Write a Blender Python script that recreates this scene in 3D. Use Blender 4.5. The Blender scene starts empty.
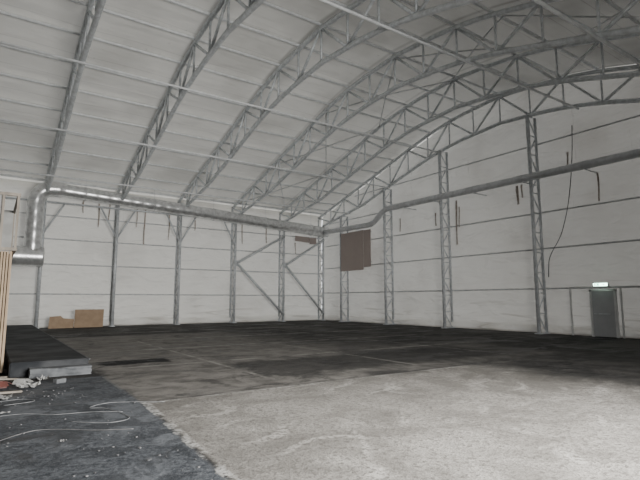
import bpy, bmesh, math, random
from mathutils import Vector, Matrix
random.seed(7)
S = bpy.context.scene
COL = S.collection
W = 34.6; YC = -W/2; EAVE = 8.35
XEND = -33.0

def zo(y):
    # straight rafter legs, a shoulder, then a flatter crown
    a = abs(y-YC); e = max(0.0, W/2-a)
    leg = EAVE + 0.292*e
    crown = 12.55 - 0.075*a
    k = 0.45; h = max(0.0, k-abs(leg-crown))/k
    return min(leg, crown) - h*h*k*0.25
def zi(y):
    e = min(-y, y+W)
    return zo(y) - (1.0 + 0.55*min(1, max(0, e-0.6)/5))

# ------------------------------------------------------------ materials
class NT:
    def __init__(s, name):
        s.m = bpy.data.materials.new(name); s.m.use_nodes = True
        s.t = s.m.node_tree; s.t.nodes.clear()
        s.out = s.n('ShaderNodeOutputMaterial')
    def n(s, typ, **kw):
        nd = s.t.nodes.new(typ)
        for k, v in kw.items(): setattr(nd, k, v)
        return nd
    def l(s, a, b): s.t.links.new(a, b)
    def setv(s, sock, v):
        if hasattr(v, 'links'): s.l(v, sock)
        else: sock.default_value = v
    def math(s, op, a, b=0.0, c=0.0, clamp=False):
        nd = s.n('ShaderNodeMath', operation=op); nd.use_clamp = clamp
        s.setv(nd.inputs[0], a); s.setv(nd.inputs[1], b); s.setv(nd.inputs[2], c)
        return nd.outputs[0]
    def mr(s, v, a, b, c=0.0, d=1.0):
        nd = s.n('ShaderNodeMapRange'); nd.interpolation_type = 'SMOOTHSTEP'
        s.setv(nd.inputs[0], v)
        for i, q in enumerate((a, b, c, d)): s.setv(nd.inputs[i+1], q)
        return nd.outputs[0]
    def noise(s, scale, detail=4, rough=0.55, vec=None, stretch=None, dist=0.0, rot=None):
        g = s.n('ShaderNodeNewGeometry') if vec is None else None
        v = g.outputs['Position'] if vec is None else vec
        if stretch:
            mp = s.n('ShaderNodeMapping'); s.l(v, mp.inputs[0]); mp.inputs['Scale'].default_value = stretch
            if rot: mp.inputs['Rotation'].default_value = (0, 0, rot)
            v = mp.outputs[0]
        nd = s.n('ShaderNodeTexNoise'); s.l(v, nd.inputs['Vector'])
        nd.inputs['Scale'].default_value = scale; nd.inputs['Detail'].default_value = detail
        nd.inputs['Roughness'].default_value = rough; nd.inputs['Distortion'].default_value = dist
        return nd.outputs[0]
    def mix(s, f, a, b, mode='MIX'):
        nd = s.n('ShaderNodeMix', data_type='RGBA', blend_type=mode)
        s.setv(nd.inputs[0], f)
        for i, v in ((6, a), (7, b)):
            if hasattr(v, 'links'): s.l(v, nd.inputs[i])
            else: nd.inputs[i].default_value = (*v, 1)
        return nd.outputs[2]
    def bump(s, h, strength=0.3, dist=0.05):
        nd = s.n('ShaderNodeBump'); s.l(h, nd.inputs['Height'])
        nd.inputs['Strength'].default_value = strength; nd.inputs['Distance'].default_value = dist
        return nd.outputs[0]

def pbr(name, c1, c2=None, scale=5, rough=0.6, metal=0.0, bump=0.15, stretch=None, spec=0.5):
    t = NT(name); b = t.n('ShaderNodeBsdfPrincipled')
    c2 = c2 or tuple(x*0.75 for x in c1)
    nz = t.noise(scale, stretch=stretch)
    f = t.mr(nz, 0.35, 0.65)
    t.l(t.mix(f, c1, c2), b.inputs['Base Color'])
    b.inputs['Roughness'].default_value = rough; b.inputs['Metallic'].default_value = metal
    b.inputs['Specular IOR Level'].default_value = spec
    if bump: t.l(t.bump(nz, bump, 0.02), b.inputs['Normal'])
    t.l(b.outputs[0], t.out.inputs[0])
    return t.m

def fabric(name, c_clean, c_dirt_shade, trans, dirt_lo, dirt_hi, kind):
    t = NT(name)
    g = t.n('ShaderNodeNewGeometry'); sep = t.n('ShaderNodeSeparateXYZ'); t.l(g.outputs['Position'], sep.inputs[0])
    big = t.noise(0.35, 3, 0.5)
    if kind == 'wall':
        drip = t.noise(2.6, 5, 0.7, stretch=(1, 1, 0.06))
        wr = t.noise(1.2, 2, 0.5, stretch=(0.6, 0.6, 1.6), dist=0.6)
        top = t.mr(sep.outputs[2], 4.5, 8.5)
        d1 = t.math('MULTIPLY', t.mr(drip, 0.61, 0.77), t.math('MULTIPLY', top, 0.65))
        d2 = t.math('MULTIPLY', t.mr(big, dirt_lo, dirt_hi), 0.2)
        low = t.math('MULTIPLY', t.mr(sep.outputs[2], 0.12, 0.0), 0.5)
        crease_shade = t.math('MULTIPLY', t.mr(t.noise(1.4, 2, 0.5, stretch=(0.3, 0.3, 3.0), dist=0.8), 0.54, 0.75), t.mr(sep.outputs[2], 2.2, 0.8, 0.04, 0.42))  # shading of horizontal wrinkles painted into the colour, stronger low down
        gable_shade = t.math('MULTIPLY', t.mr(sep.outputs[1], -8.0, -26.0), 0.4)  # light falloff along the gable, painted as a darker tone
        d = t.math('ADD', t.math('ADD', d1, d2), t.math('ADD', low, t.math('ADD', gable_shade, crease_shade)), clamp=True)
        bs = 1.0
    else:
        wr = t.noise(0.9, 2, 0.5, stretch=(0.5, 2.0, 1.0))
        fx = t.math('PINGPONG', sep.outputs[0], 2.0)
        near = t.mr(fx, 0.15, 0.0)
        fy = t.math('PINGPONG', sep.outputs[1], 0.78)
        seam2 = t.math('MULTIPLY', t.mr(fy, 0.04, 0.0), 0.18)
        spots = t.math('MULTIPLY', t.mr(t.noise(3.5, 5, 0.75), 0.62, 0.76), 0.4)
        right_shade = t.math('MULTIPLY', t.math('MULTIPLY', t.mr(sep.outputs[1], -12.0, -24.0), t.mr(sep.outputs[0], -19, -8)), 0.6)  # shade in the far right of the roof, painted into the colour
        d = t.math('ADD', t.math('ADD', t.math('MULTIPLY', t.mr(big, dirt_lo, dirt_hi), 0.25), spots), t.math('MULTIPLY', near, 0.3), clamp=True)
        d = t.math('ADD', d, t.math('ADD', right_shade, seam2), clamp=True)
        bs = 0.4
    col = t.mix(d, c_clean, c_dirt_shade)  # one dark tone serves real dirt and the painted shade
    nrm = t.bump(wr, bs, 0.25)
    dif = t.n('ShaderNodeBsdfDiffuse'); tr = t.n('ShaderNodeBsdfTranslucent')
    t.l(col, dif.inputs[0]); t.l(col, tr.inputs[0]); t.l(nrm, dif.inputs['Normal'])
    mx = t.n('ShaderNodeMixShader'); mx.inputs[0].default_value = trans
    t.l(dif.outputs[0], mx.inputs[1]); t.l(tr.outputs[0], mx.inputs[2]); t.l(mx.outputs[0], t.out.inputs[0])
    return t.m

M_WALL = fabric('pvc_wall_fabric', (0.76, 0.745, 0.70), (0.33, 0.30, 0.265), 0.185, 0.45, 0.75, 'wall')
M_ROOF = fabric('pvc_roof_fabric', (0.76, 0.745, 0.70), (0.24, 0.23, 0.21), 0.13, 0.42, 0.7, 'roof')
M_OPQ = pbr('opaque_wall_fabric', (0.30, 0.295, 0.285), (0.22, 0.22, 0.21), 0.6, 0.8)
M_STEEL = pbr('galvanised_steel', (0.68, 0.71, 0.73), (0.53, 0.555, 0.57), 6, 0.35, 0.1, 0.05)
M_COLS = pbr('column_steel', (0.60, 0.625, 0.645), (0.48, 0.50, 0.515), 6, 0.4, 0.1, 0.05)
M_STEELD = pbr('weathered_steel', (0.62, 0.635, 0.64), (0.52, 0.53, 0.54), 4, 0.5, 0.05, 0.05)
M_PURLIN = pbr('purlin_steel', (0.80, 0.82, 0.83), (0.70, 0.715, 0.725), 4, 0.5, 0.0, 0.05)
M_GREYPIPE = pbr('grey_pipe_wrap', (0.60, 0.615, 0.63), (0.48, 0.49, 0.505), 3, 0.35, 0.15, 0.1)
M_CARD = pbr('cardboard', (0.40, 0.29, 0.195), (0.34, 0.24, 0.16), 3, 0.85)
M_BOARD = pbr('brown_fibreboard', (0.40, 0.34, 0.315), (0.37, 0.315, 0.29), 0.6, 0.9, bump=0)
M_WOOD = pbr('pine_wood', (0.42, 0.32, 0.22), (0.31, 0.23, 0.155), 8, 0.75, stretch=(1, 1, 0.12))
M_WOODG = pbr('weathered_timber', (0.30, 0.265, 0.225), (0.22, 0.195, 0.165), 8, 0.8, stretch=(1, 1, 0.12))
M_PLY = pbr('pale_panel', (0.36, 0.36, 0.35), (0.27, 0.27, 0.26), 3, 0.7)
M_RUST = pbr('brown_tape', (0.34, 0.29, 0.25), (0.44, 0.39, 0.35), 7, 0.9)
M_DOOR = pbr('door_grey_paint', (0.42, 0.43, 0.44), (0.38, 0.39, 0.40), 3, 0.5)
M_FRAME = pbr('door_frame_grey', (0.68, 0.69, 0.68), (0.60, 0.605, 0.60), 3, 0.5)
M_PLAT = pbr('dark_rubber_deck', (0.020, 0.022, 0.025), (0.060, 0.062, 0.065), 1.2, 0.85, spec=0.2)
M_STEP = pbr('concrete_step', (0.13, 0.136, 0.143), (0.07, 0.074, 0.08), 3.5, 0.9, bump=0.5)
M_CABLE = pbr('black_cable', (0.10, 0.10, 0.102), (0.14, 0.14, 0.14), 9, 0.5)
M_WCABLE = pbr('pale_cable', (0.24, 0.245, 0.25), (0.14, 0.145, 0.15), 9, 0.5)
M_PAPER = pbr('white_paper', (0.34, 0.34, 0.33), (0.18, 0.18, 0.18), 6, 0.9)
M_RED = pbr('red_plastic', (0.15, 0.05, 0.04), (0.09, 0.035, 0.03), 6, 0.6)
M_RUBBLE = pbr('rubble_stone', (0.17, 0.17, 0.172), (0.07, 0.072, 0.075), 12, 0.9)

def duct_mat():
    t = NT('foil_duct'); b = t.n('ShaderNodeBsdfPrincipled')
    nz = t.noise(3.5, 4, 0.6); n2 = t.noise(1.0, 3, 0.6)
    c = t.mix(t.mr(nz, 0.3, 0.75), (0.80, 0.81, 0.81), (0.52, 0.525, 0.53))
    c = t.mix(t.math('MULTIPLY', t.mr(n2, 0.60, 0.76), 0.7), c, (0.34, 0.32, 0.29))
    t.l(c, b.inputs['Base Color']); b.inputs['Metallic'].default_value = 0.65
    b.inputs['Roughness'].default_value = 0.3
    t.l(t.bump(nz, 0.2, 0.05), b.inputs['Normal']); t.l(b.outputs[0], t.out.inputs[0])
    return t.m
M_DUCT = duct_mat()

def emis(name, c, s):
    t = NT(name); e = t.n('ShaderNodeEmission'); e.inputs[0].default_value = (*c, 1); e.inputs[1].default_value = s
    t.l(e.outputs[0], t.out.inputs[0]); return t.m
M_SIGNW = emis('sign_lit_white', (0.66, 1.0, 0.80), 12.0)
M_SIGNG = emis('sign_lit_green', (0.08, 0.8, 0.42), 3.0)

def floor_mat():
    t = NT('hall_floor'); b = t.n('ShaderNodeBsdfPrincipled')
    g = t.n('ShaderNodeNewGeometry'); sep = t.n('ShaderNodeSeparateXYZ'); t.l(g.outputs['Position'], sep.inputs[0])
    wob = t.noise(1.3, 6, 0.75)
    wob2 = t.noise(1.1, 6, 0.75, stretch=(1.1, 0.9, 1))
    X0, Y0 = sep.outputs[0], sep.outputs[1]
    XS = t.math('ADD', X0, t.math('MULTIPLY', t.math('MINIMUM', t.math('ADD', Y0, 24.2), 0.0), -0.06))
    def rect(x0, x1, y0, y1, s=0.1, w=0.3, sx1=None, XX=None):
        X = t.math('ADD', XX or X0, t.math('MULTIPLY', t.math('SUBTRACT', wob, 0.5), w))
        Y = t.math('ADD', Y0, t.math('MULTIPLY', t.math('SUBTRACT', wob2, 0.5), w)); sx = sx1 or s
        a = t.math('MULTIPLY', t.mr(X, x0-s, x0+s), t.mr(X, x1+sx, x1-sx))
        c = t.math('MULTIPLY', t.mr(Y, y0-s, y0+s), t.mr(Y, y1+s, y1-s))
        return t.math('MULTIPLY', a, c)
    fine = t.noise(14, 6, 0.75); vfine = t.noise(45, 4, 0.7)
    mid = t.noise(1.6, 7, 0.7, dist=0.6); big = t.noise(0.35, 4, 0.6); patch = t.noise(0.8, 6, 0.7, dist=0.8)
    blot = t.noise(0.45, 7, 0.72, stretch=(1.0, 1.6, 1), dist=0.5)
    dust = t.noise(0.9, 7, 0.75, stretch=(0.35, 1.6, 1), dist=0.4)
    c = t.mix(t.mr(mid, 0.35, 0.7), (0.014, 0.0137, 0.0138), (0.058, 0.055, 0.053))
    c = t.mix(t.math('MULTIPLY', t.mr(big, 0.48, 0.62), 0.7), c, (0.088, 0.083, 0.078))
    c = t.mix(t.math('MULTIPLY', t.mr(dust, 0.54, 0.66), 0.5), c, (0.14, 0.133, 0.125))
    c = t.mix(t.mr(blot, 0.54, 0.62), c, (0.014, 0.0135, 0.014))
    brown = t.mix(t.mr(mid, 0.3, 0.65), (0.092, 0.086, 0.080), (0.20, 0.19, 0.176))
    brown = t.mix(t.math('MULTIPLY', t.mr(blot, 0.53, 0.61), 0.85), brown, (0.030, 0.028, 0.027))
    brown = t.mix(t.math('MULTIPLY', t.mr(patch, 0.55, 0.63), 0.7), brown, (0.042, 0.040, 0.038))
    brown = t.mix(t.math('MULTIPLY', t.mr(dust, 0.53, 0.63), 0.6), brown, (0.235, 0.223, 0.208))
    brown = t.mix(t.math('MULTIPLY', t.mr(vfine, 0.5, 0.7), 0.4), brown, (0.055, 0.051, 0.048))
    c = t.mix(rect(-20.2, -12.5, -24.2, -9.0, 0.2, 1.2, 2.5), c, brown)
    c = t.mix(t.math('MULTIPLY', rect(-13, -7.5, -24.2, -19, 0.5, 1.5), 0.35), c, brown)
    c = t.mix(t.math('MULTIPLY', rect(-9, 0.5, -36, -24.5, 1.2, 1.0), 0.3), c, (0.055, 0.053, 0.051))
    c = t.mix(rect(-19.9, -18.2, -19.4, -18.5, 0.08, 0.8), c, (0.006, 0.006, 0.007))
    c = t.mix(t.math('MULTIPLY', rect(-17.4, -9.0, -23.3, -20.6, 0.4, 3.0), 0.75), c, (0.015, 0.0145, 0.015))
    asp = t.mix(t.mr(fine, 0.35, 0.72), (0.030, 0.034, 0.041), (0.125, 0.134, 0.148))
    asp = t.mix(t.math('MULTIPLY', t.mr(patch, 0.46, 0.60), 0.6), asp, (0.155, 0.165, 0.18))
    asp = t.mix(t.math('MULTIPLY', t.mr(mid, 0.50, 0.58), 0.7), asp, (0.025, 0.028, 0.033))
    asp = t.mix(t.math('MULTIPLY', t.mr(vfine, 0.55, 0.64), 0.5), asp, (0.20, 0.208, 0.218))
    asp = t.mix(t.math('MULTIPLY', t.mr(blot, 0.56, 0.64), 0.75), asp, (0.021, 0.023, 0.027))
    c = t.mix(rect(-40, -20.2, -40, -21, 0.04, 0.15, XX=XS), c, asp)
    sl = t.mix(t.mr(mid, 0.35, 0.65), (0.33, 0.316, 0.294), (0.215, 0.204, 0.188))
    sl = t.mix(t.math('MULTIPLY', t.mr(fine, 0.5, 0.60), 0.8), sl, (0.11, 0.103, 0.094))
    sl = t.mix(t.math('MULTIPLY', t.mr(vfine, 0.5, 0.60), 0.65), sl, (0.075, 0.070, 0.064))
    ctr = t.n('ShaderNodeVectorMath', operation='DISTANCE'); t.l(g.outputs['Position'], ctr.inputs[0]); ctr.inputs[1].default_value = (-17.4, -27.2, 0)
    light_pool_dirt = t.mr(ctr.outputs['Value'], 1.2, 5.5, 0.25, 0.9)  # stains thin out mid-slab, painting a pool of light into the concrete
    sl = t.mix(t.math('MULTIPLY', t.mr(patch, 0.46, 0.58), t.math('MULTIPLY', light_pool_dirt, 0.75)), sl, (0.115, 0.108, 0.098))
    sl = t.mix(t.math('MULTIPLY', t.mr(blot, 0.49, 0.62), t.math('MULTIPLY', light_pool_dirt, 0.8)), sl, (0.09, 0.084, 0.077))
    # arcs of tyre scuff: thin warped rings about two turning centres, worn through by grit
    for cx, cy, sc in ((-12.0, -33.0, 0.55), (-19.0, -21.0, 0.7)):
        dv = t.n('ShaderNodeVectorMath', operation='DISTANCE'); t.l(g.outputs['Position'], dv.inputs[0]); dv.inputs[1].default_value = (cx, cy, 0)
        r = t.math('ADD', dv.outputs['Value'], t.math('MULTIPLY', t.math('SUBTRACT', t.noise(0.35, 2), 0.5), 3.5))
        ring = t.mr(t.math('PINGPONG', r, sc), 0.10, 0.04)
        ring = t.math('MULTIPLY', ring, t.mr(t.noise(0.7, 3, 0.6), 0.5, 0.62))
        sl = t.mix(t.math('MULTIPLY', t.math('MULTIPLY', ring, t.mr(fine, 0.58, 0.46)), 0.6), sl, (0.42, 0.405, 0.38))
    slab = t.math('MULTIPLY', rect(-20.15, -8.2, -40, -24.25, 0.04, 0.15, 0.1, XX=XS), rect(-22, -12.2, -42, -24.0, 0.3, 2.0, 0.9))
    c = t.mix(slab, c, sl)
    def line(sock, p, w):
        return t.mr(t.math('ABSOLUTE', t.math('SUBTRACT', sock, p)), w, w*0.6)
    brk = t.math('MULTIPLY', t.mr(wob, 0.38, 0.52), t.mr(patch, 0.60, 0.48))
    brk1 = t.math('MULTIPLY', t.mr(wob, 0.42, 0.54), t.mr(dust, 0.35, 0.5))
    brk2 = t.math('MULTIPLY', t.mr(wob, 0.42, 0.54), t.mr(fine, 0.60, 0.48))
    XW = t.math('ADD', XS, t.math('MULTIPLY', t.math('SUBTRACT', wob, 0.5), 0.25))
    for ax, p, w, colr, lim, a, br in (
        ('s', -20.15, 0.075, (0.46, 0.455, 0.44), ('y', -40, -24.2), 0.85, brk2),
        ('y', -24.3, 0.06, (0.36, 0.355, 0.34), ('x', -20.2, -12.5), 0.6, brk2),
        ('x', -17.4, 0.07, (0.30, 0.29, 0.27), ('y', -23.5, -12), 0.7, brk1),
        ('x', -13.4, 0.08, (0.25, 0.24, 0.22), ('y', -23.5, -4), 0.6, brk),
        ('x', -9.4, 0.09, (0.20, 0.19, 0.18), ('y', -23.5, -4), 0.6, brk),
        ('x', -20.2, 0.05, (0.20, 0.20, 0.19), ('y', -23.5, -6), 0.4, brk),
        ('y', -20.0, 0.10, (0.30, 0.29, 0.27), ('x', -20.2, -6), 0.7, brk),
        ('y', -16.0, 0.13, (0.28, 0.265, 0.25), ('x', -20.2, -3), 0.8, brk),
        ('y', -12.0, 0.17, (0.26, 0.25, 0.235), ('x', -20.2, -3), 0.8, brk),
        ('y', -7.0, 0.25, (0.22, 0.21, 0.20), ('x', -20.2, -2), 0.8, brk)):
        s1 = XW if ax == 's' else (X0 if ax == 'x' else Y0); s2 = Y0 if ax in 'xs' else X0
        m = t.math('MULTIPLY', line(s1, p, w), t.math('MULTIPLY', t.mr(s2, lim[1]-.05, lim[1]+.05), t.mr(s2, lim[2]+.05, lim[2]-.05)))
        m = t.math('MULTIPLY', t.math('MULTIPLY', m, br), a)
        c = t.mix(m, c, colr)
    t.l(c, b.inputs['Base Color'])
    t.l(t.mr(blot, 0.5, 0.62, 0.85, 0.5), b.inputs['Roughness'])
    b.inputs['Specular IOR Level'].default_value = 0.22
    t.l(t.bump(fine, 0.7, 0.02), b.inputs['Normal']); t.l(b.outputs[0], t.out.inputs[0])
    return t.m
M_FLOOR = floor_mat()

# ------------------------------------------------------------ mesh helpers
def mk(name, bm, mat, parent=None, smooth=False, loc=None):
    bmesh.ops.recalc_face_normals(bm, faces=bm.faces)
    me = bpy.data.meshes.new(name); bm.to_mesh(me); bm.free()
    if smooth:
        for p in me.polygons: p.use_smooth = True
    me.materials.append(mat)
    o = bpy.data.objects.new(name, me); COL.objects.link(o)
    if loc: o.location = loc
    if parent: o.parent = parent
    return o

def thing(o, label, cat, group=None, kind=None):
    o['label'] = label; o['category'] = cat
    if group: o['group'] = group
    if kind: o['kind'] = kind
    return o

def empty(name, label, cat, loc=(0, 0, 0), group=None):
    o = bpy.data.objects.new(name, None); COL.objects.link(o); o.location = loc; o.empty_display_size = 0.3
    return thing(o, label, cat, group)

def sweep(bm, pts, r, seg=8, ribs=None):
    pts = [Vector(p) for p in pts]; rings = []
    up = Vector((0, 0, 1)); n0 = None
    for i, p in enumerate(pts):
        a = pts[max(0, i-1)]; c = pts[min(len(pts)-1, i+1)]
        d = (c-a).normalized()
        if n0 is None:
            n0 = d.cross(up if abs(d.z) < 0.9 else Vector((1, 0, 0))).normalized()
        else:
            n0 = (n0 - d*n0.dot(d)).normalized()
        b0 = d.cross(n0)
        rr = r if ribs is None else r*ribs(i)
        rings.append([bm.verts.new(p + (n0*math.cos(q) + b0*math.sin(q))*rr) for q in [2*math.pi*k/seg for k in range(seg)]])
    for A, B in zip(rings, rings[1:]):
        for k in range(seg):
            bm.faces.new((A[k], A[(k+1) % seg], B[(k+1) % seg], B[k]))
    bm.faces.new(rings[0][::-1]); bm.faces.new(rings[-1])

def box(bm, c, s, rot=None):
    m = Matrix.Translation(c) @ (rot.to_4x4() if rot else Matrix.Identity(4)) @ Matrix.Diagonal((*s, 1))
    return bmesh.ops.create_cube(bm, size=1, matrix=m)

def boxobj(name, c, s, mat, parent=None, rot=None, bevel=0.0):
    bm = bmesh.new(); box(bm, (0, 0, 0), s)
    if bevel: bmesh.ops.bevel(bm, geom=bm.edges[:], offset=bevel, segments=2, affect='EDGES')
    o = mk(name, bm, mat, parent, loc=c)
    if rot: o.rotation_euler = rot
    return o

def tubeobj(name, pts, r, mat, parent=None, seg=8, smooth=True):
    bm = bmesh.new(); sweep(bm, pts, r, seg); return mk(name, bm, mat, parent, smooth)

def densify(pts, step):
    out = []
    for a, b in zip(pts, pts[1:]):
        a, b = Vector(a), Vector(b); n = max(1, int((b-a).length/step))
        out += [a.lerp(b, i/n) for i in range(n)]
    return out + [Vector(pts[-1])]

def fillet(pts, rad, n=6):
    pts = [Vector(p) for p in pts]; out = [pts[0]]
    for a, b, c in zip(pts, pts[1:], pts[2:]):
        r = min(rad, (a-b).length*0.49, (c-b).length*0.49)
        p, q = b + (a-b).normalized()*r, b + (c-b).normalized()*r
        for i in range(n+1):
            u = i/n; out.append(p*(1-u)**2 + b*2*u*(1-u) + q*u*u)
    return out + [pts[-1]]

# ------------------------------------------------------------ shell
bm = bmesh.new(); box(bm, (XEND/2, YC, -0.1), (-XEND+0.8, W+0.8, 0.2))
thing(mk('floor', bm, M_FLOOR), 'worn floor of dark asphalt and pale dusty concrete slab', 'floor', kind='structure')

COLX = [0, -4, -8, -12, -16, -20, -24, -28, -32]
GCY = [-3.45, -8.35, -13.3, -19.05, -24.7, -30]
RAILS_S = [1.95, 3.7, 5.2, 6.6]
RAILS_G = [2.15, 4.1, 5.9, 7.7, 9.4]

def bulge(v, knots):
    k = sorted(knots)
    for a, b in zip(k, k[1:]):
        if a <= v <= b: return math.sin(math.pi*(v-a)/(b-a))
    return 0
def skirt(z, s):
    d = 0.0
    if z < 1.9: d += 0.08*math.sin(z*8+math.sin(s*1.3)*2+0.5*math.sin(s*3.7))*(1-z/1.9)
    if z < 0.40: d -= 0.22*math.sqrt(max(0, 1-((z-0.20)/0.20)**2))*(0.8+0.3*math.sin(s*2.3))
    return d
bm = bmesh.new(); nx = 170; rows = []
ZL = [0, .05, .11, .17, .23, .29, .35, .40] + [.40+.125*k for k in range(1, 14)]
nz = 22; ZS = ZL + [2.03+(EAVE+.15-2.03)*k/nz for k in range(1, nz+1)]
kz = [0]+RAILS_S+[EAVE+.2]
for z in ZS:
    row = []
    for i in range(nx+1):
        x = 0.1 + (XEND-0.2)*i/nx
        d = 0.14*bulge(z, kz)*bulge(x, [0.2, 0, -4, -8, -12, -16, -20, -24, -28, -32, -34]) + skirt(z, x)
        row.append(bm.verts.new((x, 0.12+d, z)))
    rows.append(row)
for A, B in zip(rows, rows[1:]):
    for i in range(nx): bm.faces.new((A[i], A[i+1], B[i+1], B[i]))
thing(mk('wall_side', bm, M_WALL, smooth=True), 'long white membrane wall with brown drip stains', 'wall', kind='structure')

bm = bmesh.new(); ny = 150; nz = 30; rows = []
for i in range(ny+1):
    y = 0.15 - (W+0.3)*i/ny; top = zo(max(-W, min(0, y))) + 0.15; row = []
    for z in ZL + [2.03+(top-2.03)*k/nz for k in range(1, nz+1)]:
        d = 0.14*bulge(z, [0]+RAILS_G+[11, 13])*bulge(y, [1, 0]+GCY+[-W, -W-1]) + skirt(z, y)
        row.append(bm.verts.new((0.12+d, y, z)))
    rows.append(row)
for A, B in zip(rows, rows[1:]):
    for j in range(len(A)-1): bm.faces.new((A[j], A[j+1], B[j+1], B[j]))
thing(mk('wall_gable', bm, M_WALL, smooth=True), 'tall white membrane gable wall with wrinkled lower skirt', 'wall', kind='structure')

bm = bmesh.new()
vs = [bm.verts.new((XEND, y, z)) for y, z in [(0.1, 0), (0.1, EAVE+.2)] + [(-W*k/24, zo(-W*k/24)+.2) for k in range(1, 24)] + [(-W-.1, EAVE+.2), (-W-.1, 0)]]
bm.faces.new(vs)
thing(mk('wall_rear', bm, M_OPQ), 'plain membrane rear gable wall of the hall', 'wall', kind='structure')
GX0, GX1, GZ = -19.5, -14.0, 5.0
bm = bmesh.new()
for x0, x1, z0, z1 in ((XEND, GX0, 0, EAVE+.2), (GX0, GX1, GZ, EAVE+.2), (GX1, 0.1, 0, EAVE+.2)):
    bm.faces.new([bm.verts.new(p) for p in ((x0, -W-.12, z0), (x1, -W-.12, z0), (x1, -W-.12, z1), (x0, -W-.12, z1))])
thing(mk('wall_near', bm, M_OPQ), 'membrane side wall with a wide open gateway', 'wall', kind='structure')

bm = bmesh.new(); nx, ny = 132, 90; rows = []
YS = [0.45, 0.3] + [0.2-(W+0.4)*j/ny for j in range(ny+1)] + [-W-.3, -W-.45]
for y in YS:
    yy = max(-W, min(0, y)); row = []
    drop = 0.35 if (y > 0.4 or y < -W-.4) else 0
    for i in range(nx+1):
        x = 0.5+(XEND-0.8)*i/nx
        row.append(bm.verts.new((x, y, zo(yy)+0.22-drop+0.05*bulge(x, [1]+COLX+[-36]))))
    rows.append(row)
for A, B in zip(rows, rows[1:]):
    for i in range(nx): bm.faces.new((A[i], A[i+1], B[i+1], B[i]))
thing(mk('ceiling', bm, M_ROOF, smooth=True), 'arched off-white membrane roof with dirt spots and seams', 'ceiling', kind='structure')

# ------------------------------------------------------------ roof trusses
NP = 20
oy = [-W*k/NP for k in range(NP+1)]
def O(y): return Vector((0, y, zo(y)-0.07))
def I(y):
    y = max(-W+0.6, min(-0.6, y)); return Vector((0, y, zi(y)))
tr0 = empty('roof_truss', 'grey galvanised steel lattice arch truss against the gable', 'roof truss', (-0.35, 0, 0), 'arched roof trusses')
parts = []
parts.append(tubeobj('outer_chord', [O(-W*k/80) for k in range(81)], 0.10, M_STEEL, tr0))
parts.append(tubeobj('inner_chord', [I(-0.6-(W-1.2)*k/80) for k in range(81)], 0.10, M_STEEL, tr0))
for k in range(NP+1):
    if 0 < k < NP:
        parts.append(tubeobj('web_strut', [O(oy[k]), I(oy[k])], 0.048, M_STEEL, tr0, 6))
    if k < NP:
        a, b = (oy[k], oy[k+1]) if k % 2 == 0 else (oy[k+1], oy[k])
        parts.append(tubeobj('web_strut', [O(a), I(b)], 0.062, M_STEEL, tr0, 6))
for x in (-4, -8, -12, -16, -20, -24):
    e = tr0.copy(); COL.objects.link(e); e.location.x = x
    e['label'] = 'grey galvanised steel lattice arch truss spanning the hall'
    for p in parts:
        q = p.copy(); q.parent = e; COL.objects.link(q)

NPU = 21
pur = None
for k in range(NPU):
    y = -0.5-(W-1.0)*k/(NPU-1)
    if pur is None:
        bm = bmesh.new(); sweep(bm, [(0.05, 0, 0), (XEND+.1, 0, 0)], 0.06, 8)
        pur = mk('roof_purlin', bm, M_PURLIN, smooth=True); o = pur
        thing(o, 'straight pale galvanised tube purlin under the roof membrane', 'roof beam', 'roof purlins')
    else:
        o = pur.copy(); COL.objects.link(o)
    o.location = (0, y, zo(y)+0.08)
tie = None
for y in (-4.2, -8.6, -13.2, -21.4, -26.0):
    if tie is None:
        bm = bmesh.new(); sweep(bm, [(-0.35, 0, 0), (-24, 0, 0)], 0.05, 8)
        tie = mk('roof_tie', bm, M_PURLIN, smooth=True); o = tie
        thing(o, 'long thin steel tie tube linking the truss lower chords', 'roof beam', 'roof ties')
    else:
        o = tie.copy(); COL.objects.link(o)
    o.location = (0, y, zi(y)-0.155)
for ya, yb in ((-1.0, -6.4), (-6.4, -11.8), (-11.8, -17.3), (-17.3, -22.8), (-22.8, -28.2)):
    ym = (ya+yb)/2
    e = empty('roof_cross_brace', 'crossed thin steel rods bracing the end roof bay', 'brace', (-6, ym, zo(ym)-.16), 'roof cross braces')
    for sx in (1, -1):
        pts = []
        for i in range(9):
            y = ya+(yb-ya)*i/8
            pts.append((sx*(1.9-3.8*i/8), y-ym, zo(y)-zo(ym)))
        tubeobj('brace_rod', pts, 0.03, M_STEELD, e, 6)

# ------------------------------------------------------------ wall columns
def column(name, label, group, depthdir, loc, h, d=0.6, hin=None, knees=()):
    e = empty(name, label, 'column', loc, group)
    D = Vector(depthdir)*d; hin = hin or h
    tubeobj('column_post', [(0, 0, 0), (0, 0, h)], 0.07, M_COLS, e)
    tubeobj('column_post', [D, D+Vector((0, 0, hin))], 0.09, M_COLS, e)
    bm = bmesh.new(); n = int(hin/0.9); s = hin/n
    for k in range(n):
        a = Vector((0, 0, k*s+0.05)); b = D+Vector((0, 0, (k+1)*s-0.05))
        if k % 2: a, b = D+Vector((0, 0, k*s+.05)), Vector((0, 0, (k+1)*s-.05))
        sweep(bm, [a, b], 0.034, 6)
        sweep(bm, [Vector((0, 0, (k+1)*s-.02)), D+Vector((0, 0, (k+1)*s-.02))], 0.028, 6)
    mk('lacing', bm, M_COLS, e)
    for s in knees:
        tubeobj('knee_brace', [D+Vector((0, 0, 5.4)), D+Vector((s*1.0, -0.10, 7.22))], 0.055, M_COLS, e)
    bm = bmesh.new(); c = D/2; ax = abs(D.x) > abs(D.y)
    box(bm, (c.x, c.y, 0.02), (d+.3 if ax else .3, .3 if ax else d+.3, .04)); mk('base_plate', bm, M_COLS, e)
    return e
KN = {-12: (-1, 1), -16: (-1, 1), -20: (1,), -8: (-1,)}
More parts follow.
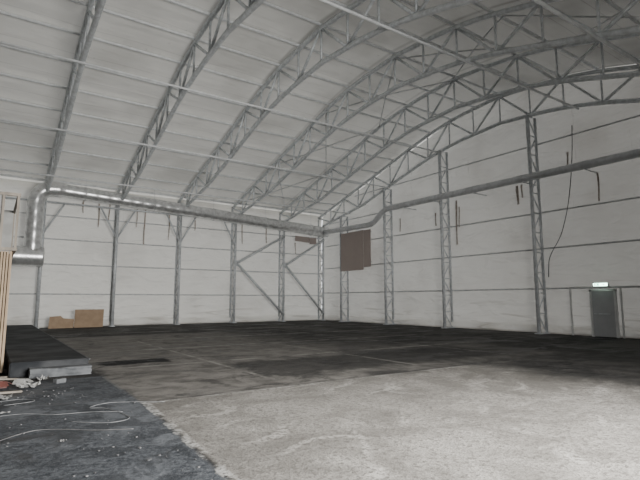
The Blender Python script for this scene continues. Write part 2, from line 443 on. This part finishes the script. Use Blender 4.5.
for x in COLX[:7]:
    xx = -0.35 if x == 0 else x
    column('wall_column', 'grey steel lattice column against the long membrane wall', 'side wall columns', (0, -1, 0), (xx, 0, 0), zo(0)-.05, 0.65, zi(-.6)-.02, KN.get(x, ()))
for y in GCY:
    column('gable_column', 'tall grey steel lattice column on the gable wall', 'gable columns', (-1, 0, 0), (-0.02, y, 0), zi(y)-0.1, 0.65, zi(y)-0.1)
bm = bmesh.new(); sweep(bm, [(-.4, 0, 0), (-24, 0, 0)], 0.06, 8)
thing(mk('eave_beam', bm, M_COLS, smooth=True, loc=(0, -0.80, 7.25)), 'long grey steel eave tube across the wall columns', 'beam')

for z in RAILS_S:
    bm = bmesh.new(); sweep(bm, [(0.0, 0, 0), (-27.5, 0, 0)], 0.04, 8)
    thing(mk('wall_rail', bm, M_STEELD, loc=(0, 0.03, z)), 'horizontal steel tube rail on the long membrane wall', 'rail', 'side wall rails')
for z in RAILS_G:
    ys, ye = 0.0, -W
    if z > EAVE:
        c = [y for y in [-W*i/200 for i in range(201)] if zo(y) > z+0.2]; ys, ye = c[0], c[-1]
    bm = bmesh.new(); sweep(bm, [(0, ys, 0), (0, ye, 0)], 0.04, 8)
    thing(mk('wall_rail', bm, M_STEELD, loc=(0.03, 0, z)), 'horizontal steel tube rail on the gable wall', 'rail', 'gable wall rails')

for x0, x1 in ((-8, -4), (-4, -0.35)):
    e = empty('diagonal_brace', 'pair of diagonal grey steel brace tubes between wall columns', 'brace', (x0+.06, -0.845, 4.2), 'wall braces')
    for zb in (6.4, 0.5):
        tubeobj('brace_tube', [(0, 0, 0), (x1-x0-.12, 0, zb-4.2)], 0.09, M_COLS, e)
    boxobj('gusset_plate', (0.02, 0.03, 0), (.24, .02, .4), M_COLS, e)

# ------------------------------------------------------------ ducts
XD = -20.5
YD = -1.34
e = empty('ventilation_duct', 'large ribbed silver spiral ventilation duct along the long wall', 'air duct', (XD, YD, 0))
def local(pts, e): return [Vector(p)-e.location for p in pts]
path = fillet([(XD, YD, 4.05), (XD, YD, 7.98), (-1.2, YD, 6.95), (-0.95, YD, 6.93)], 1.05, 10)
path = densify(path, 0.16)
def rr(i):
    p = path[i]
    return (1.0+(0.05 if i % 4 == 0 else 0)) * (1.12 if p.x < -19.2 else 1.0)
bm = bmesh.new(); sweep(bm, local(path, e), 0.385, 20, ribs=rr)
mk('duct_run', bm, M_DUCT, e, True)
path2 = densify([(XD+.56, YD, 4.0), (-23.6, YD, 4.0)], 0.09)
bm = bmesh.new(); sweep(bm, local(path2, e), 0.55, 20, ribs=lambda i: 1.0+(0.05 if i % 2 else 0))
mk('flexible_section', bm, M_DUCT, e, True)
for i in range(5):
    x = -18+i*4
    z = 7.98-(x-XD)/19.3*1.03
    bm = bmesh.new()
    pts = [Vector((x, YD+0.41*math.cos(a), z+0.41*math.sin(a))) for a in [2*math.pi*k/24 for k in range(25)]]
    sweep(bm, local(pts, e), 0.018, 6)
    sweep(bm, local([(x, YD, z+.36), (x, YD, zo(YD)+.02)], e), 0.012, 6)
    mk('hanger_strap', bm, M_STEELD, e)
boxobj('junction_box', Vector((-0.75, -1.3, 6.92))-e.location, (0.5, 0.72, 0.74), M_DUCT, e, bevel=0.04)
e = empty('wall_pipe', 'light grey galvanised pipe along the gable wall with an offset bend', 'pipe', (-0.97, -1.2, 6.9))
PX = -0.97
path = fillet([(PX, -1.76, 6.85), (PX, -7.5, 6.75), (PX, -8.7, 7.6), (PX, -W+.6, 7.45)], 0.5)
bm = bmesh.new(); sweep(bm, local(densify(path, 0.5), e), 0.18, 16, ribs=lambda i: 1.0+(0.08 if i % 6 == 0 else 0))
mk('pipe_run', bm, M_GREYPIPE, e, True)
for y in (-5.9, -10.8, -13.3, -16.1, -19.05, -22.0, -24.7):
    z = 6.78 if y > -7 else 7.58-(-y-8.7)*0.0058
    bm = bmesh.new(); sweep(bm, local([(-0.02, y+.12, z-.205), (-1.2, y+.12, z-.205)], e), 0.03, 6)
    mk('pipe_bracket', bm, M_STEELD, e)

# ------------------------------------------------------------ brown boards
e = empty('hanging_board', 'large muted mauve-brown fibreboard panel hung below the pipe', 'board', (-0.84, -5.35, 3.7))
boxobj('panel', (0, 0.35, 1.4), (0.05, 2.6, 2.8), M_BOARD, e, bevel=0.01)
boxobj('panel', (0.02, -1.35, 1.48), (0.05, 0.75, 2.6), M_BOARD, e, bevel=0.01)
boxobj('batten', (0.06, -0.1, 2.6), (0.05, 3.3, 0.08), M_STEELD, e)
boxobj('batten', (0.06, -0.1, 0.5), (0.05, 3.3, 0.08), M_STEELD, e)
e = empty('brown_strip_board', 'brown torn board strip fixed below the duct', 'board', (-1.9, -0.5, 6.35))
boxobj('panel', (-.35, 0, 0.0), (1.3, 0.03, 0.42), M_BOARD, e, rot=(0, 0.05, 0))
boxobj('panel', (.65, 0, -0.08), (0.65, 0.03, 0.5), M_BOARD, e, rot=(0, -0.06, 0))
boxobj('batten', (0.1, 0.26, 0.21), (2.2, 0.5, 0.04), M_STEELD, e)

# ------------------------------------------------------------ hanging torn strips
def strip(x, y, ztop, L, w, axis):
    bm = bmesh.new(); n = 8; prev = None
    for i in range(n+1):
        t = i/n; off = 0.02*math.sin(t*4+x*3+y)
        ww = w*(1-0.35*t)*(1+0.2*random.uniform(-1, 1))/2
        if axis == 'x': a, b = (off-ww, -0.02*i/n, -L*t), (off+ww, 0, -L*t)
        else: a, b = (0, off-ww, -L*t), (-0.02*i/n, off+ww, -L*t)
        cur = (bm.verts.new(a), bm.verts.new(b))
        if prev: bm.faces.new((prev[0], prev[1], cur[1], cur[0]))
        prev = cur
    o = mk('torn_strip', bm, M_RUST, loc=(x, y, ztop))
    md = o.modifiers.new('thick', 'SOLIDIFY'); md.thickness = 0.01
    thing(o, 'torn brown sealing strip hanging down the membrane wall', 'torn strip', 'torn hanging strips')
for x, zt, L, w in ((-17.0, 7.6, 1.5, .1), (-14.2, 7.5, 2.3, .1), (-14.7, 7.5, 1.2, .07), (-12.6, 7.4, 1.8, .09), (-7.2, 7.3, 1.6, .09), (-10.8, 7.3, .9, .09), (-16.4, 7.6, 1.0, .08), (-5.2, 7.2, 1.3, .1), (-2.6, 6.1, .9, .08), (-17.9, 7.7, .8, .08)):
    strip(x, -0.04, zt, L, w, 'x')
for y, zt, L, w in ((-13.9, 7.4, 2.6, .12), (-14.1, 7.0, 1.2, .09), (-17.9, 7.5, 1.0, .15), (-18.15, 7.5, .7, .1), (-21.9, 7.3, 1.3, .1), (-12.3, 6.9, .8, .1), (-9.2, 7.0, .9, .09), (-20.6, 8.6, 1.0, .09)):
    strip(-0.04, y, zt, L, w, 'y')

pts = [(-.12, -20.95, 9.8), (-.14, -20.9, 8.6), (-.15, -20.75, 7.2), (-.15, -20.5, 5.8), (-.13, -20.1, 4.6), (-.12, -19.6, 3.9), (-.1, -19.4, 3.5), (-.1, -19.35, 2.7)]
thing(tubeobj('hanging_cable', fillet(pts, 1.0), 0.02, M_CABLE), 'slack dark cable hanging down the gable wall', 'cable')
# ------------------------------------------------------------ door
DY = -21.8
e = empty('door_1', 'grey steel fire exit door in a pale frame', 'door', (-0.14, DY, 0)); e['kind'] = 'structure'
boxobj('door_leaf', (0, 0, 1.0), (0.06, 0.92, 1.96), M_DOOR, e, bevel=0.008)
bm = bmesh.new()
for c, s in (((0, 0.51, 1.02), (0.1, 0.1, 2.04)), ((0, -0.51, 1.02), (0.1, 0.1, 2.04)), ((0, 0, 2.03), (0.1, 1.12, 0.1))): box(bm, c, s)
mk('door_frame', bm, M_FRAME, e)
bm = bmesh.new(); sweep(bm, [(-.03, 0.36, 1.0), (-.1, 0.36, 1.0), (-.1, 0.23, 1.0)], 0.015, 8); mk('door_handle', bm, M_STEEL, e)
boxobj('push_bar', (-.07, -.05, 1.0), (.04, .5, .05), M_STEEL, e)
e = empty('door_surround_frame', 'pale steel frame posts and header around the exit door', 'frame', (-0.10, DY, 0))
for y in (-1.5, -.72, 1.45):
    boxobj('frame_post', (0, y, 1.07), (0.06, 0.07, 2.14), M_FRAME, e)
boxobj('frame_header', (0, 0.0, 2.17), (0.06, 3.1, 0.05), M_FRAME, e)
e = empty('exit_sign', 'lit whitish-green emergency exit sign above the door', 'exit sign', (-0.32, DY, 2.27))
boxobj('sign_housing', (0.1, 0, 0.0), (0.16, 0.62, 0.15), M_FRAME, e, bevel=0.02)
boxobj('sign_face', (0.01, 0, 0), (0.02, 0.58, 0.12), M_SIGNW, e)
bm = bmesh.new()
X = -0.005; SZ = .6; SY = .85
def poly(pts): bm.faces.new([bm.verts.new((X, -a*SY, b*SZ)) for a, b in pts])
poly([(-.3, -.08), (-.06, -.08), (-.06, .08), (-.3, .08)])
poly([(.02, -.015), (.16, -.015), (.16, .015), (.02, .015)])
poly([(.15, -.06), (.25, 0), (.15, .06)])
mk('sign_pictogram', bm, M_SIGNG, e)
bm = bmesh.new(); X = -0.008
poly([(-.2, .03), (-.16, .03), (-.16, .065), (-.2, .065)])
poly([(-.22, -.02), (-.16, -.02), (-.15, .025), (-.21, .025)])
poly([(-.25, -.07), (-.22, -.07), (-.18, -.02), (-.21, -.02)])
poly([(-.14, -.07), (-.11, -.06), (-.16, -.02), (-.19, -.02)])
poly([(-.27, 0), (-.21, .01), (-.21, .025), (-.27, .015)])
mk('sign_figure', bm, M_SIGNW, e)

# ------------------------------------------------------------ booth + platform
e = empty('timber_booth', 'timber slatted booth with grey open-framed upper part', 'booth', (-23.2, -18.3, 0))
bm = bmesh.new()
for k in range(46):
    x = 1.23-k*0.054; box(bm, (x, -1.33, 1.36), (0.038, 0.05, 2.62))
for k in range(46):
    box(bm, (1.24, -1.28+k*0.056, 1.36), (0.04, 0.038, 2.62))
mk('slat_cladding', bm, M_WOOD, e)
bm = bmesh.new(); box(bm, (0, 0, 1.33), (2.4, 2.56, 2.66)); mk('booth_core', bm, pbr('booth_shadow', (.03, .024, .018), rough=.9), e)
boxobj('upper_panel', (0.04, 1.2, 3.36), (2.5, 0.03, 1.25), M_PLY, e)
boxobj('upper_panel', (-.1, -1.33, 3.36), (2.2, 0.03, 1.2), M_PLY, e)
bm = bmesh.new()
for z in (2.72, 3.95):
    for y in (-1.35, 1.3): box(bm, (0.04, y, z), (2.6, 0.07, 0.07))
    for x in (1.3, -1.2): box(bm, (x, 0, z), (0.05, 2.7, 0.07))
for x in (1.3, 1.02, 0.0, -1.2):
    for y in (-1.36, 1.3): box(bm, (x, y, 3.34), (0.05, 0.07, 1.2))
mk('timber_frame', bm, M_WOODG, e)

e = empty('low_platform', 'low dark rubber-topped platform with grey concrete front step', 'platform', (-21.1, -11.2, 0))
boxobj('deck', (0, 0.0, 0.15), (1.5, 18.0, 0.30), M_PLAT, e, bevel=0.02)
boxobj('edge_trim', (0.765, 0.0, 0.28), (0.03, 18.0, 0.03), M_STEP, e)
def slab_part(c, s):
    bm = bmesh.new(); box(bm, (0, 0, 0), s)
    bmesh.ops.subdivide_edges(bm, edges=bm.edges[:], cuts=5, use_grid_fill=True)
    for v in bm.verts:
        v.co.x += random.uniform(-.012, .012); v.co.y += random.uniform(-.012, .012)
        if v.co.z > 0: v.co.z += random.uniform(-.008, .005)
    mk('front_step', bm, M_STEP, e, loc=c)
slab_part((0.18, -9.15, 0.09), (1.16, 0.40, 0.18))

o = boxobj('cardboard_sheet', (-17.35, -1.0, 0.53), (1.55, 0.03, 1.05), M_CARD, rot=(0.12, 0, 0), bevel=0.005)
thing(o, 'brown cardboard sheet leaning by the long wall', 'cardboard')
bm = bmesh.new()
f = bm.faces.new([bm.verts.new(p) for p in ((-.65, 0, 0), (.62, 0, 0), (.65, 0, .5), (.1, 0, .56), (-.05, 0, .7), (-.6, 0, .66))])
r = bmesh.ops.extrude_face_region(bm, geom=[f]); bmesh.ops.translate(bm, verts=[v for v in r['geom'] if isinstance(v, bmesh.types.BMVert)], vec=(0, .03, 0))
o = mk('cardboard_sheet', bm, M_CARD, loc=(-18.8, -1.1, 0.005)); o.rotation_euler = (-0.1, 0, 0)
thing(o, 'torn low brown cardboard piece leaning by the wall', 'cardboard')

# ------------------------------------------------------------ debris
def crumple(name, loc, sx, sy, mat, rz, label, cat, h=0.04, group=None):
    bm = bmesh.new(); n = 6; g = [[bm.verts.new(((i/n-.5)*sx, (j/n-.5)*sy, 0.008+h*random.random()*(0.3+abs(i/n-.5)+abs(j/n-.5)))) for i in range(n+1)] for j in range(n+1)]
    for j in range(n):
        for i in range(n): bm.faces.new((g[j][i], g[j][i+1], g[j+1][i+1], g[j+1][i]))
    o = mk(name, bm, mat, loc=loc); o.rotation_euler = (0, 0, rz); thing(o, label, cat, group); return o
crumple('crumpled_sheet', (-21.6, -21.75, 0), .34, .24, M_PAPER, .4, 'crumpled white paper sheet on the floor by the booth', 'paper', .10)
crumple('crumpled_sheet', (-22.0, -22.7, 0), .28, .2, M_PAPER, 1.2, 'crumpled white plastic sheet on dark asphalt', 'paper', .06)
crumple('crumpled_sheet', (-21.3, -20.95, 0), .22, .18, M_PAPER, .9, 'crumpled pale sheet at the foot of the step', 'paper', .09)
crumple('crumpled_sheet', (-22.0, -23.9, 0), .14, .10, M_PAPER, .1, 'small creased paper scrap on dark asphalt', 'paper', .02)
crumple('crumpled_sheet', (-21.5, -25.9, 0), .08, .06, M_PAPER, .7, 'small torn paper scrap on dark asphalt', 'paper', .015)
def plank(c, s, rot, mat=M_WOODG, label='loose pine plank lying among debris', name='wooden_plank', cat='plank'):
    o = boxobj(name, c, s, mat, rot=rot, bevel=0.006); return thing(o, label, cat)
plank((-22.0, -20.95, .09), (.6, .08, .03), (0, .12, .35))
plank((-22.0, -22.15, .02), (.6, .08, .03), (0, 0.0, -.1))
plank((-22.05, -20.4, .05), (.5, .07, .03), (0, 0.1, .9))
def carton(c, s, rz, mat, label, name='carton'):
    e = empty(name, label, 'box', c)
    e.rotation_euler = (0, 0, rz)
    bm = bmesh.new(); w, d, h = s; th = .012
    for cc, ss in (((0, 0, th/2), (w, d, th)), ((w/2, 0, h/2), (th, d, h)), ((-w/2, 0, h/2), (th, d, h)), ((0, d/2, h/2), (w, th, h)), ((0, -d/2, h/2), (w, th, h))): box(bm, cc, ss)
    mk('box_body', bm, mat, e)
    boxobj('flap', (0, -d/2-.06, h-.03), (w, .14, .008), mat, e, rot=(.5, 0, 0))
    boxobj('flap', (w/2+.05, 0, h-.03), (.12, d, .008), mat, e, rot=(0, .5, 0))
carton((-22.05, -21.45, 0.0), (.22, .16, .11), .3, M_RED, 'small open dull red box in the debris pile')
carton((-21.68, -21.25, 0.0), (.18, .14, .1), -.4, M_PLY, 'small pale open box beside the platform step')
plank((-21.05, -21.45, .04), (.2, .12, .08), (0, 0, .5), M_STEP, 'grey concrete block on the asphalt', 'concrete_block', 'block')
def cable(pts, r, mat, label, name='floor_cable'):
    P = [Vector(p) for p in pts]; out = []
    for i in range(len(P)-1):
        p0, p1, p2, p3 = P[max(0, i-1)], P[i], P[i+1], P[min(len(P)-1, i+2)]
        for k in range(8):
            t = k/8; out.append(.5*((2*p1)+(p2-p0)*t+(2*p0-5*p1+4*p2-p3)*t*t+(3*p1-p0-3*p2+p3)*t**3))
    out.append(P[-1]); thing(tubeobj(name, out, r, mat, seg=6), label, 'cable')
h = .008
cable([(-22.2, -24.1, h), (-21.8, -24.1, h), (-21.4, -24.4, h), (-21.0, -24.5, h), (-20.6, -24.75, h)], .004, M_WCABLE, 'pale loose cable lying over dark asphalt')
cable([(-21.3, -24.95, h), (-20.9, -25.3, h), (-20.6, -25.15, h), (-20.75, -24.4, h), (-20.95, -24.2, h), (-20.6, -24.0, h), (-19.9, -24.4, h)], .004, M_WCABLE, 'pale looped cable at the slab edge')
cable([(-22.2, -25.6, h), (-21.7, -25.2, h), (-21.1, -25.6, h), (-20.7, -25.8, h)], .005, M_CABLE, 'dark cable on dark asphalt')
cable([(-22.1, -22.95, h), (-21.9, -22.9, h), (-21.7, -22.95, h), (-21.6, -23.2, h), (-22.0, -23.3, h)], .004, M_WCABLE, 'short pale cable coil near the debris')
bm = bmesh.new(); bmesh.ops.create_icosphere(bm, subdivisions=1, radius=.03)
for v in bm.verts: v.co *= random.uniform(.7, 1.2); v.co.z *= .6
rub = mk('rubble_chip', bm, M_RUBBLE); thing(rub, 'small broken grey rubble chip on the floor', 'rubble', 'rubble chips')
for i in range(100):
    o = rub if i == 0 else rub.copy()
    if i: COL.objects.link(o)
    s = random.uniform(.2, .6)
    if i < 60: o.location = (random.uniform(-22.4, -20.3), random.uniform(-28.6, -22.6), .015*s)
    else: o.location = (random.uniform(-22.1, -20.8), random.uniform(-23.4, -21.95), .015*s)
    o.scale = (s*random.uniform(.8, 1.6), s, s); o.rotation_euler = (0, 0, random.uniform(0, 6))

# ------------------------------------------------------------ light
w = bpy.data.worlds.new('sky'); S.world = w; w.use_nodes = True
bg = w.node_tree.nodes['Background']; bg.inputs[0].default_value = (0.95, 0.97, 1.0, 1); bg.inputs[1].default_value = 1.6
L = bpy.data.lights.new('gateway_daylight', 'AREA'); L.shape = 'RECTANGLE'; L.size = GX1-GX0-.4; L.size_y = GZ-.4; L.energy = 2300; L.color = (1, .985, .95)
L.spread = math.radians(115)
o = bpy.data.objects.new('gateway_daylight', L); COL.objects.link(o)
o.location = ((GX0+GX1)/2, -W-.3, GZ/2+.1); o.rotation_euler = Vector((-0.08, 1, -.33)).to_track_quat('-Z', 'Y').to_euler()

# ------------------------------------------------------------ camera
cam = bpy.data.cameras.new('camera'); cam.lens = 27.0; cam.sensor_width = 36; cam.clip_end = 300
co = bpy.data.objects.new('camera', cam); COL.objects.link(co); S.camera = co
co.location = (-22.3, -32.25, 1.6)
p = math.radians(7.125); F = Vector((0.565*math.cos(p), 0.825*math.cos(p), math.sin(p)))
co.rotation_euler = F.to_track_quat('-Z', 'Y').to_euler()
